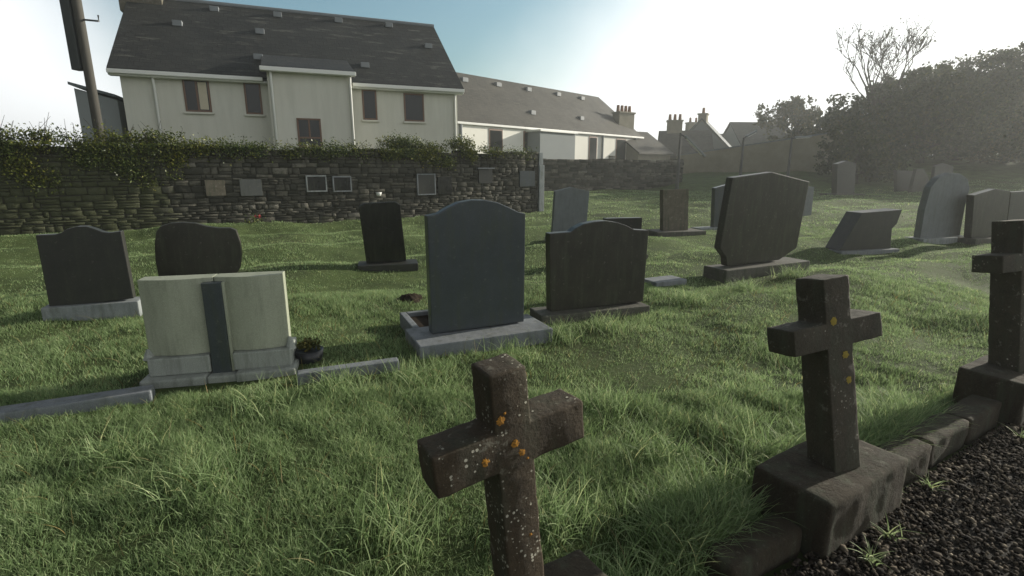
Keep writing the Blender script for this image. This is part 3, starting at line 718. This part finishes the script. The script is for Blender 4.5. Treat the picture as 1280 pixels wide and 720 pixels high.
# ------------------------------------------------------------------ headstones
FOOT = []      # (x, y, yaw, u0, u1, v0, v1) footprints kept free of grass
def arc(p0, p1, bulge, n=8):
    (x0, y0), (x1, y1) = p0, p1; out = []
    for i in range(1, n):
        t = i / n; b = 4 * t * (1 - t) * bulge; out.append((x0 + (x1 - x0) * t, y0 + (y1 - y0) * t + b))
    return out
def headstone(label, base, yaw, zb, outline, thick, mat, plinth=None, pmat='plinth_dark', lean=0, name='headstone', cat='headstone', group=None, bevel=.008, pz=None, roll=0):
    """base: picture point of the middle of the face's foot, zb its height; outline in picture points, anticlockwise from bottom left"""
    c = G(base[0], base[1], zb); yw = R(yaw); d = Vector((math.cos(yw), math.sin(yw), 0)); n = Vector((-d.y, d.x, 0))
    nn = (n * math.cos(R(lean)) + Vector((0, 0, math.sin(R(lean)) * -1))).normalized()     # lean back
    e = empty(name, (c.x, c.y, 0), yw, label, cat, group)
    pts = []
    for px, py in outline:
        p = on_plane(px, py, c, nn) - Vector((c.x, c.y, 0)); pts.append(Vector((p.dot(d), p.dot(n), p.z)))
    ln = Matrix.Rotation(0, 3, 'X')
    bk = Vector((0, nn.dot(n), nn.z)) * thick
    sl = MB().slab(pts, bk).build('slab', M[mat], e, bevel, 2)
    us = [p.x for p in pts if p.z < zb + .25] or [p.x for p in pts]; u0, u1 = min(us), max(us)
    zt = max(p.z for p in pts)
    if plinth:
        for i, (el, er, fr, bkk, z0, z1) in enumerate(plinth):
            MB().box((u0 - el, -fr, z0), (u1 + er, thick + bkk, z1)).build('plinth', M[pmat], e, .012)
        el, er, fr, bkk = plinth[0][:4]; FOOT.append((c.x, c.y, yw, u0 - el, u1 + er, -fr, thick + bkk))
    else: FOOT.append((c.x, c.y, yw, u0, u1, 0, thick))
    return e, pts, c, d, n
# A
headstone('dark grey headstone with arched top on a pale ragged base, far left', (115, 378), 20, .16,
    [(62, 386), (167, 373), (151, 289), (136, 291)] + [(128, 290), (118, 286), (108, 283), (96, 283), (84, 286), (76, 291), (68, 293)] + [(44, 294)], .09, 'granite_dark',
    [(.05, .05, .06, .10, -.1, .15)], 'limestone')
# B
headstone('dark brown headstone with wavy top and rounded sides behind the book stone', (250, 352), 20, .08,
    [(205, 360), (292, 348), (300, 335), (302, 318), (300, 302), (295, 288), (288, 285), (272, 285), (258, 283), (244, 279), (228, 278), (212, 279), (200, 283), (195, 290), (193, 305), (194, 325), (198, 345)], .1, 'granite_brown',
    [(.08, .08, .06, .06, -.1, .08)])
# D
headstone('black tilted headstone on a dark base near the boundary wall', (485, 328), 14, .14,
    [(458, 329), (508, 326), (500, 256), (494, 252), (456, 254), (448, 258)], .1, 'granite_black', [(.12, .16, .16, .12, -.1, .14)], 'granite_dark')
# F
headstone('pale blue grey headstone with low pointed top behind the brown arched one', (713, 296), 12, .1,
    [(690, 297), (732, 294), (737, 239), (714, 234), (694, 239)], .12, 'slate_blue', [(.1, .1, .1, .1, -.1, .1)], 'limestone')
# H
headstone('low dark flat topped headstone peeping out behind the brown arched one', (782, 318), 15, .1,
    [(762, 318), (800, 316), (803, 272), (757, 273)], .12, 'granite_dark', [(.1, .1, .1, .1, -.1, .1)])
# I
headstone('narrow brown rectangular headstone in front of the nearest lamp post', (844, 288), 12, .15,
    [(829, 289), (860, 288), (861, 236), (829, 237)], .16, 'old_stone', [(.25, .3, .25, .2, -.1, .15)], 'plinth_dark', 3)
# J
headstone('pale grey headstone half hidden behind the large tapering one', (912, 283), 20, .1,
    [(892, 285), (930, 281), (932, 230), (912, 230), (894, 235)], .12, 'granite_blue', [(.5, .1, .15, .1, -.1, .1)], 'limestone')
headstone('bluish stone edge showing right behind the large tapering headstone', (1010, 270), 20, .1,
    [(990, 272), (1014, 269), (1018, 234), (1006, 232), (992, 236)], .12, 'slate_blue')
# K
headstone('large dark tapering headstone with low pointed top on a brown base', (944, 330), 26, .18,
    [(909, 333), (974, 325), (984, 318), (996, 310), (1012, 227), (966, 215), (916, 222), (900, 311), (908, 322)], .11, 'granite_brown',
    [(.16, .10, .17, .12, -.12, .18)], 'plinth_dark', -2, bevel=.012)
# G
headstone('brown green headstone with raised arch and square shoulders', (746, 384), 19, .12,
    [(688, 390), (804, 377), (811, 288), (793, 287)] + [(784, 282), (772, 278), (758, 276), (744, 277), (730, 280), (720, 285), (714, 290)] + [(687, 292)], .11, 'granite_brown',
    [(.14, .0, .13, .1, -.1, .12)], 'plinth_dark')
# E
eh, pts, ec, ed, en = headstone('blue grey headstone with curved top on a pale granite kerb base', (598, 411), 24, .15,
    [(540, 418), (655, 402), (657, 267), (648, 265), (636, 259), (622, 253), (606, 250), (590, 250), (574, 253), (560, 260), (548, 267), (534, 270)], .10, 'granite_blue',
    [(.17, .16, .25, .16, -.1, .15)], 'concrete')
u0 = pts[0].x
MB().box((u0 - .10, .262, -.1), (u0 - .04, .8, .15)).box((u0 - .038, .74, -.1), (u0 + .22, .8, .15)).box((u0 + .16, .262, -.1), (u0 + .22, .738, .148)).build('planter_kerb', M['concrete'], eh, .008)
MB().box((u0 - .038, .262, -.05), (u0 + .158, .738, .11)).build('planter_soil', M['soil'], eh)
# L slab
def flat_stone(label, px0, px1, py, dep, z0, z1, mat, yaw=25, tilt=0, name='grave_slab', cat='grave slab'):
    a = G(px0, py, 0); b = G(px1, py, 0); w_ = (b - a).length
    e = empty(name, (a.x, a.y, 0), R(yaw), label, cat)
    o = MB().box((0, 0, z0), (w_, dep, z1)).build('slab', M[mat], e, .012); o.rotation_euler = (0, R(tilt), 0); FOOT.append((a.x, a.y, R(yaw), 0, w_, 0, dep)); return e
flat_stone('small flat kerb slab in the grass left of the large tapering headstone', 820, 870, 362, .3, -.05, .09, 'concrete')
# M far dark pillar stone
headstone('lone dark upright stone on the far lit grass strip', (1058, 242), 15, .15,
    [(1046, 243), (1068, 242), (1070, 204), (1059, 201), (1047, 205)], .35, 'granite_dark', [(.5, .2, .5, .3, -.1, .15)], 'plinth_dark')
# N slanted desk stone
headstone('dark slanting desk shaped gravestone sunk in the grass', (1083, 312), 15, .03,
    [(1050, 313), (1113, 314), (1115, 286), (1121, 280), (1128, 262), (1078, 266)], .34, 'granite_dark', [(.06, .1, .1, .1, -.1, .03)], 'concrete', 0, 'slanted_stone', 'gravestone')
# O
headstone('pale leaning headstone with rounded top at the right', (1178, 296), 18, .1,
    [(1150, 299), (1200, 294), (1206, 260), (1212, 236), (1210, 224), (1200, 217), (1188, 216), (1174, 222), (1164, 234), (1156, 262)], .14, 'slate_blue',
    [(.12, .12, .14, .12, -.1, .1)], 'limestone')
# P
headstone('dark upright headstone with sloping top right of the pale leaning one', (1236, 296), 20, .1,
    [(1214, 298), (1256, 294), (1263, 239), (1245, 236), (1218, 244)], .14, 'granite_brown', [(.1, .1, .14, .12, -.1, .1)], 'plinth_dark')
headstone('dark small headstone with square top beyond the right hand cross', (1272, 286), 20, .1,
    [(1258, 288), (1296, 284), (1298, 238), (1264, 240)], .14, 'granite_dark', [(.1, .1, .14, .12, -.1, .1)], 'plinth_dark')
# Q far ones
headstone('low grey far headstone, left one of the three small far ones', (1131, 240), 15, .1, [(1121, 240), (1143, 240), (1144, 214), (1121, 213)], .2, 'granite_dark')
headstone('far headstone with sloping side, middle one of the small far ones', (1150, 241), 15, .1, [(1138, 242), (1164, 241), (1160, 220), (1155, 211), (1146, 211)], .2, 'granite_brown')
headstone('far headstone with bright top edge, right one of the small far ones', (1177, 238), 15, .1, [(1166, 239), (1190, 238), (1192, 208), (1180, 204), (1169, 208)], .2, 'granite_dark')

# ------------------------------------------------------------------ book stone
c = G(277, 437, .22); yb_ = R(14)
e = empty('book_headstone', (c.x, c.y, 0), yb_, 'pale open book headstone with a dark ribbon down the middle', 'headstone')
d = Vector((math.cos(yb_), math.sin(yb_), 0)); n = Vector((-d.y, d.x, 0))
def bl(px, py, off=0): p = on_plane(px, py, c + n * off, n) - Vector((c.x, c.y, 0)); return p.dot(d), p.z
uL, _ = bl(188, 441); uR, _ = bl(362, 430); _, zt = bl(275, 345)
um = (uL + uR) / 2 + .01
def page(ua, ub, flip):
    n_ = 10; pr = []
    for i in range(n_ + 1):
        t = i / n_; s_ = t if flip else 1 - t      # s_: 0 at spine, 1 at the outer edge
        y = -.02 - .055 * math.sin(min(1, s_ * 1.25) * math.pi * .62) * (1) + .05 * s_ ** 3
        pr.append((ua + (ub - ua) * t, y))
    q = MB(); k = len(q.v)
    for (u, y) in pr: q.v += [Vector((u, y, .22)), Vector((u, y - .0, zt)), Vector((u, .10, .22)), Vector((u, .10, zt))]
    for i in range(n_):
        a = k + i * 4; b = a + 4
        q.f += [[a, b, b + 1, a + 1], [a + 1, b + 1, b + 3, a + 3], [a + 3, b + 3, b + 2, a + 2], [a + 2, b + 2, b, a]]
    q.f += [[k, k + 1, k + 3, k + 2], [k + n_ * 4, k + n_ * 4 + 2, k + n_ * 4 + 3, k + n_ * 4 + 1]]
    return q.build('page', M['book'], e, .004)
page(uL, um - .003, False); page(um + .003, uR, True)
MB().box((um - .065, -.085, .02), (um + .06, -.0, zt - .03)).build('ribbon', M['granite_blue'], e, .006)
MB().box((um + .061, -.08, .08), (um + .078, -.02, zt - .03)).build('ribbon_edge', M['book'], e, .003)
MB().box((uL + .01, -.10, .09), (um - .07, .2, .218)).box((um + .08, -.10, .09), (uR + .02, .2, .218)).build('upper_plinth', M['book_base'], e, .01)
MB().box((uL - .03, -.17, -.1), (um - .09, .27, .088)).box((um - .088, -.15, -.1), (um + .10, .27, .075)).box((um + .102, -.17, -.1), (uR + .05, .27, .092)).build('lower_plinth', M['book_base'], e, .015)
MB().tube([(uL + .0, -.03, .2), (uL + .0, -.03, .27)], [.04, .012], 8).build('corner_stud', M['book_base'], e); MB().tube([(uR + .01, -.03, .2), (uR + .01, -.03, .29)], [.04, .012], 8).build('corner_stud', M['book_base'], e)
FOOT.append((c.x, c.y, yb_, uL - .06, uR + .08, -.25, .28))

# pot of dark flowers
p = G(388, 458, 0)
e = empty('flower_pot', (p.x, p.y, 0), 0, 'small black pot with withered flowers right of the book stone', 'flower pot')
MB().tube([(0, 0, -.02), (0, 0, .14), (0, 0, .142)], [.08, .11, .095], 14).build('pot', M['black_plastic'], e, 0, 2, True)
P = np.array([(math.cos(a) * r, math.sin(a) * r, (.15 + random.random() * .06)) for a, r in [(random.random() * 6.28, random.random() * .09) for _ in range(260)]])
link('flowers', leaves_mesh('f', P, .016), M['leaf_y'], e); FOOT.append((p.x, p.y, 0, -.1, .1, -.1, .1))
# red flowers at wall foot
p = G(325, 287, 0); e = empty('red_flower', (p.x, p.y, 0), 0, 'small bunch of red flowers at the foot of the boundary wall', 'flower')
P = rng.normal(0, 1, (30, 3)) * (.025, .02, .02) + (0, 0, .32); link('petals', leaves_mesh('f', P, .028), M['red_petal'], e)
P = rng.normal(0, 1, (80, 3)) * (.13, .06, .08) + (-.08, 0, .22); link('foliage', leaves_mesh('f', P, .03), M['ivy'], e)
# soil mounds
def mound(label, px, py, w_, d_, h):
    p = G(px, py, 0); V = []; F_ = []; n1, n2 = 28, 7; z0 = H(p.x, p.y)
    V.append((0, 0, h))
    for j in range(1, n2 + 1):
        for i in range(n1):
            a = 2 * math.pi * i / n1; r = j / n2; k = 1 + .15 * math.sin(3 * a + px) + random.gauss(0, .03)
            V.append((math.cos(a) * w_ * r * k, math.sin(a) * d_ * r * k, h * math.cos(r * math.pi / 2) - .02 * (j == n2) + random.gauss(0, .008)))
    for i in range(n1): F_.append((0, 1 + i, 1 + (i + 1) % n1))
    for j in range(n2 - 1):
        for i in range(n1): a = 1 + j * n1 + i; b = 1 + j * n1 + (i + 1) % n1; F_.append((a, a + n1, b + n1, b))
    me = bpy.data.meshes.new('soil_mound'); me.from_pydata(V, [], F_); o = link('soil_mound', me, M['soil'], None, True, (p.x, p.y, z0)); tag(o, label, 'soil mound')
    FOOT.append((p.x, p.y, 0, -w_ * .7, w_ * .7, -d_ * .7, d_ * .7))
mound('small bare earth mound left of the blue grey headstone', 514, 381, .16, .2, .07)

# ------------------------------------------------------------------ grave kerbs (low concrete strips)
def strip(label, a, b, width, z, mat='concrete', name='grave_kerb'):
    d = (b - a); L = d.length; yw = math.atan2(d.y, d.x)
    e = empty(name, (a.x, a.y, 0), yw, label, 'kerb')
    n = max(1, round(L / 1.1)); q = MB()
    for i in range(n): q.box((L * i / n + .004, 0, -.1), (L * (i + 1) / n - .004, width, z + random.uniform(-.006, .006)))
    q.build('stones', M[mat], e, .012); FOOT.append((a.x, a.y, yw, 0, L, -.01, width + .01))
strip('low grey concrete kerb running left from the book stone', G(-220, 556, .08), G(190, 494, .08), .13, .11)
strip('short low concrete kerb between the book stone and the blue headstone', G(370, 473, .1), G(500, 455, .1), .09, .125)

# ------------------------------------------------------------------ crosses, their bases and the front kerb
YK = math.atan2(KD.y, KD.x)
def cross(label, loc, mat, top, wd=.10, L=.42, armz=None, lean=0, back=0, turn=0, drop=.2, base_h=.28, bl_=(-.31, .33), yawo=0):
    e = empty('stone_cross', (loc.x, loc.y, 0), YK + yawo, label, 'cross', 'old stone crosses along the front kerb')
    b = MB().box((bl_[0], -.16, -.1), (bl_[1], .17, base_h - .02))
    bs = b.build('base', M['cross_base'], e, .018, 2, rough=.006, fr=5)
    armz = top - drop; h = wd / 2; a = .053
    o1 = [(-h * 1.06, base_h - .03), (h * 1.06, base_h - .03), (h, armz - a), (L / 2, armz - a), (L / 2, armz + a), (h, armz + a), (h * .98, top), (-h * .98, top), (-h, armz + a), (-L / 2, armz + a), (-L / 2, armz - a), (-h, armz - a)]
    q = MB().prism(o1, -wd * .5, wd * .5); o = q.build('cross', M[mat], e, .006, 2, rough=.0028, fr=22)
    o.rotation_euler = (-R(back), R(lean), R(turn)); o.location.x = -math.sin(R(lean)) * base_h; o.location.y = -math.sin(R(back)) * base_h
    FOOT.append((loc.x, loc.y, YK + yawo, bl_[0], bl_[1], -.16, .17))
    return e, o, armz
def lichen(o, spots, mat, yf):
    for i, (x, z, r) in enumerate(spots):
        n = 22; V = [(0, 0, 0)]; F_ = []
        for k in range(n):
            a = 6.283 * k / n; rr = r * random.uniform(.68, 1.2); V.append((math.cos(a) * rr, .0008, math.sin(a) * rr))
        V = [(x + v[0], yf - .002 + v[1] - (0.0015 if k == 0 else 0), z + v[2]) for k, v in enumerate(V)]
        F_ = [(0, 1 + (k + 1) % n, 1 + k) for k in range(n)]
        me = bpy.data.meshes.new('lichen_patch'); me.from_pydata(V, [], F_); link('lichen_patch', me, M[mat], o)
X1 = Vector((.03, 1.2)); X2 = Vector((1.385, 2.02)); X3 = Vector((3.155, 3.09))
e, o, az = cross('nearest stone cross, speckled with white and orange lichen, leaning slightly left', X1, 'cross', 1.05, .100, .415, lean=-5.5, yawo=R(-1))
lichen(o, [(-.033, az + .085, .0115), (.0, az + .012, .011), (.016, az - .018, .010), (-.083, az - .005, .011), (.02, az - .26, .005), (-.02, az + .10, .004), (.03, az - .04, .004)], 'lichen', -.0505)
e, o, az = cross('middle stone cross with faint yellow lichen on a large damp base', X2, 'cross_plain', 1.075, .138, .48, lean=-4.6, back=9, turn=-12, drop=.235)
lichen(o, [(-.03, az + .06, .018), (.02, az - .09, .018), (.03, az - .2, .016)], 'lichen_y', -.0705)
e, o, az = cross('right hand stone cross cut by the picture edge', X3, 'cross_plain', 1.2, .165, .50, lean=-2.0, back=8, turn=-14, drop=.25, base_h=.3)

# front kerb between the bases
def ks(p): v = p - KA; return v.dot(KD), v.dot(KN)
ss = [ks(X1)[0], ks(X2)[0], ks(X3)[0]]
def kerb(label, s0, s1, dd, h):
    a = KA + KD * s0 + KN * dd; e = empty('front_kerb', (a.x, a.y, 0), YK, label, 'kerb', 'mossy kerb stones along the gravel path')
    q = MB(); L = s1 - s0; n = max(1, round(L / .55))
    for i in range(n):
        q.box((L * i / n + .004, random.uniform(-.008, .008), -.1), (L * (i + 1) / n - .004, .14, h + random.uniform(-.012, .012)))
    q.build('stones', M['cross_base'], e, .022, 2, rough=.009, fr=6); FOOT.append((a.x, a.y, YK, 0, L, -.02, .14))
kerb('mossy kerb stones left of the nearest cross base', -4.5, ss[0] - .32, .03, .12)
kerb('short mossy kerb stone emerging from the grass left of the middle cross base', ss[1] - .76, ss[1] - .32, .03, .12)
kerb('mossy kerb stones between the middle and the right cross', ss[1] + .34, ss[2] - .32, .03, .15)
kerb('mossy kerb stones beyond the right hand cross', ss[2] + .34, ss[2] + 4, .03, .2)

# ------------------------------------------------------------------ grass
def blades(P, h, wd, K, lean, rnd, curve=1.6):
    n = len(P); a = rng.uniform(0, 6.283, n); b = rng.uniform(0, 6.283, n)
    wx, wy = np.cos(a), np.sin(a); lx, ly = np.cos(b), np.sin(b)
    V = np.zeros((n, 2 * K + 1, 3))
    for i in range(K + 1):
        t = i / K; off = lean * h * t ** curve; z = h * (t - .35 * lean * t ** 2)
        cx = P[:, 0] + lx * off; cy = P[:, 1] + ly * off; cz = P[:, 2] + z
        if i < K:
            hw = wd * (1 - .75 * t ** 2) * .5
            V[:, 2 * i] = np.stack([cx - wx * hw, cy - wy * hw, cz], 1); V[:, 2 * i + 1] = np.stack([cx + wx * hw, cy + wy * hw, cz], 1)
        else: V[:, 2 * K] = np.stack([cx, cy, cz], 1)
    base = np.arange(n)[:, None] * (2 * K + 1)
    Q = np.concatenate([base + np.array([2 * i, 2 * i + 1, 2 * i + 3, 2 * i + 2]) for i in range(K - 1)]) if K > 1 else None
    T = base + np.array([2 * K - 2, 2 * K - 1, 2 * K])
    return V.reshape(-1, 3), Q, T, np.repeat(rnd, 2 * K + 1)
def fnoise(x, y, s, ph=0):
    return .5 + .25 * (np.sin(x * s + 1.3 * np.sin(y * s * .8 + ph) + ph) + np.sin(y * s * 1.1 + 1.4 * np.sin(x * s * .9 + 2 + ph)))
def keepmask(x, y, m=0.0):
    s = (x - KA.x) * KN.x + (y - KA.y) * KN.y; al = (x - KA.x) * KD.x + (y - KA.y) * KD.y; ok = s > np.where(al < -.75, .0, .13)
    for fx, fy, yw, u0, u1, v0, v1 in FOOT:
        c, q = math.cos(yw), math.sin(yw); u = (x - fx) * c + (y - fy) * q; v = -(x - fx) * q + (y - fy) * c
        ok &= ~((u > u0 - m) & (u < u1 + m) & (v > v0 - m) & (v < v1 + m))
    sw = (x - W0.x) * WN.x + (y - W0.y) * WN.y; al = (x - W0.x) * WD.x + (y - W0.y) * WD.y
    ok &= ~((sw > -.04) & (al < WL + .2))
    return ok
def wedge(n, y0, y1, margin=.6):
    y = np.sqrt(rng.uniform(y0 ** 2, y1 ** 2, n)); x = rng.uniform(-1.03, 1.03, n) * (y + margin) ; return x, y
def band(n, y0, y1, h0, w0, K, lean0, sdens=2.0):
    x, y = wedge(n, y0, y1)
    clump = fnoise(x, y, 6.0) * .5 + fnoise(x, y, 15., 1.7) * .5
    k = keepmask(x, y, .0) & (rng.random(n) < .25 + 1.1 * clump)
    x, y, clump = x[k], y[k], clump[k]; m = len(x)
    long_ = fnoise(x, y, 2.3, 4.) 
    h = h0 * (.45 + .8 * clump) * (.6 + .7 * long_) * rng.uniform(.5, 1.3, m)
    P = np.stack([x, y, Hn(x, y) - .01], 1)
    return blades(P, h, w0 * rng.uniform(.6, 1.3, m), K, lean0 * rng.uniform(.3, 1.6, m), np.clip(rng.random(m) * .7 + .3 * clump + rng.normal(0, .1, m), 0, 1))
parts = [band(230000, 1.1, 3.2, .072, .0032, 4, .6), band(270000, 3.0, 6.5, .055, .0046, 3, .5), band(220000, 6.3, 13, .045, .009, 2, .5), band(120000, 12.8, 34, .06, .025, 2, .45)]
# long tufts at foot of bases and kerb
def tufts(pts, n, h, spread):
    P = []
    for (x, y) in pts: P.append(np.stack([x + rng.normal(0, spread, n), y + rng.normal(0, spread, n)], 1))
    P = np.concatenate(P); k = keepmask(P[:, 0], P[:, 1]); P = P[k]; m = len(P)
    return blades(np.stack([P[:, 0], P[:, 1], Hn(P[:, 0], P[:, 1])], 1), h * rng.uniform(.4, 1.2, m), np.full(m, .005), 5, .75 * rng.uniform(.3, 1.5, m), rng.random(m))
tp = []
for i in range(26):
    a = -.72 - i * .05; p = KA + KD * a + KN * random.uniform(.02, .12); tp.append((p.x, p.y))
for i in range(16):
    a = .75 + random.random() * .9; p = KA + KD * a + KN * random.uniform(.17, .3); tp.append((p.x, p.y))
for i in range(14):
    a = .72 + random.random() * .75; p = KA + KD * a + KN * random.uniform(.15, .22); tp.append((p.x, p.y))
for i in range(10):
    a = -.5 + random.random() * .4; p = KA + KD * a + KN * random.uniform(.2, .36); tp.append((p.x, p.y))
for px, py in ((930, 600), (905, 635), (1150, 545), (1175, 525), (1120, 520), (960, 560), (850, 670), (820, 560), (760, 500), (690, 640), (480, 660), (250, 600), (150, 560), (330, 500), (420, 480), (520, 470), (640, 440), (700, 415), (760, 405), (860, 372), (930, 360), (990, 345)):
    g = G(px, py, .1); tp.append((g.x, g.y))
parts.append(tufts(tp, 260, .19, .10))
Vs, Qs, Ts, As = [], [], [], []; off = 0
for V, Q, T, A_ in parts:
    Vs.append(V); As.append(A_); Ts.append(T + off)
    if Q is not None: Qs.append(Q + off)
    off += len(V)
me = mesh_np('grass', np.concatenate(Vs), np.concatenate(Qs), np.concatenate(Ts), {'rnd': np.concatenate(As)})
o = link('grass', me, M['grass']); tag(o, 'rough dewy green grass covering the graveyard', 'grass', None, 'stuff')
# dry stalks
x, y = wedge(2600, 1.2, 6); k = keepmask(x, y); x, y = x[k], y[k]; m_ = len(x)
V, Q, T, A_ = blades(np.stack([x, y, Hn(x, y)], 1), .13 * rng.uniform(.5, 1.4, m_), np.full(m_, .0035), 5, .9 * rng.uniform(.5, 1.6, m_), rng.random(m_))
o = link('dry_grass', mesh_np('dry_grass', V, Q, T, {'rnd': A_}), M['straw']); tag(o, 'thin dry straw coloured stalks among the green grass', 'dry grass', None, 'stuff')
# weeds in the gravel
for lb, px, py, n in (('spiky weed growing in the gravel at the bottom edge', 1088, 702, 26), ('small grass weed in the gravel under the middle cross base', 1112, 672, 18), ('pale grass weed beside the kerb right of the middle cross', 1160, 612, 22), ('tiny green weed in the gravel below the right cross', 1272, 548, 16)):
    g = G(px, py, .015); P = np.stack([rng.normal(0, .012, n), rng.normal(0, .012, n), np.zeros(n)], 1)
    V, Q, T, A_ = blades(P, rng.uniform(.05, .11, n), np.full(n, .006), 5, rng.uniform(.5, 1.3, n), rng.uniform(.6, 1, n))
    o = link('grass_weed', mesh_np('weed', V, Q, T, {'rnd': A_}), M['grass'], None, False, (g.x, g.y, .012)); tag(o, lb, 'weed', 'weeds in the gravel path')

# ------------------------------------------------------------------ haze
m = N('haze'); m.t.nodes.remove(m.b)
pv = m.n('ShaderNodeVolumePrincipled'); pv.inputs['Color'].default_value = (.90, .94, .93, 1); pv.inputs['Density'].default_value = .0016; pv.inputs['Anisotropy'].default_value = .45
m.l(pv.outputs[0], m.out.inputs['Volume'])
o = MB().box((-950, -650, -3), (950, 1550, 17)).build('haze', m.m); o['kind'] = 'stuff'
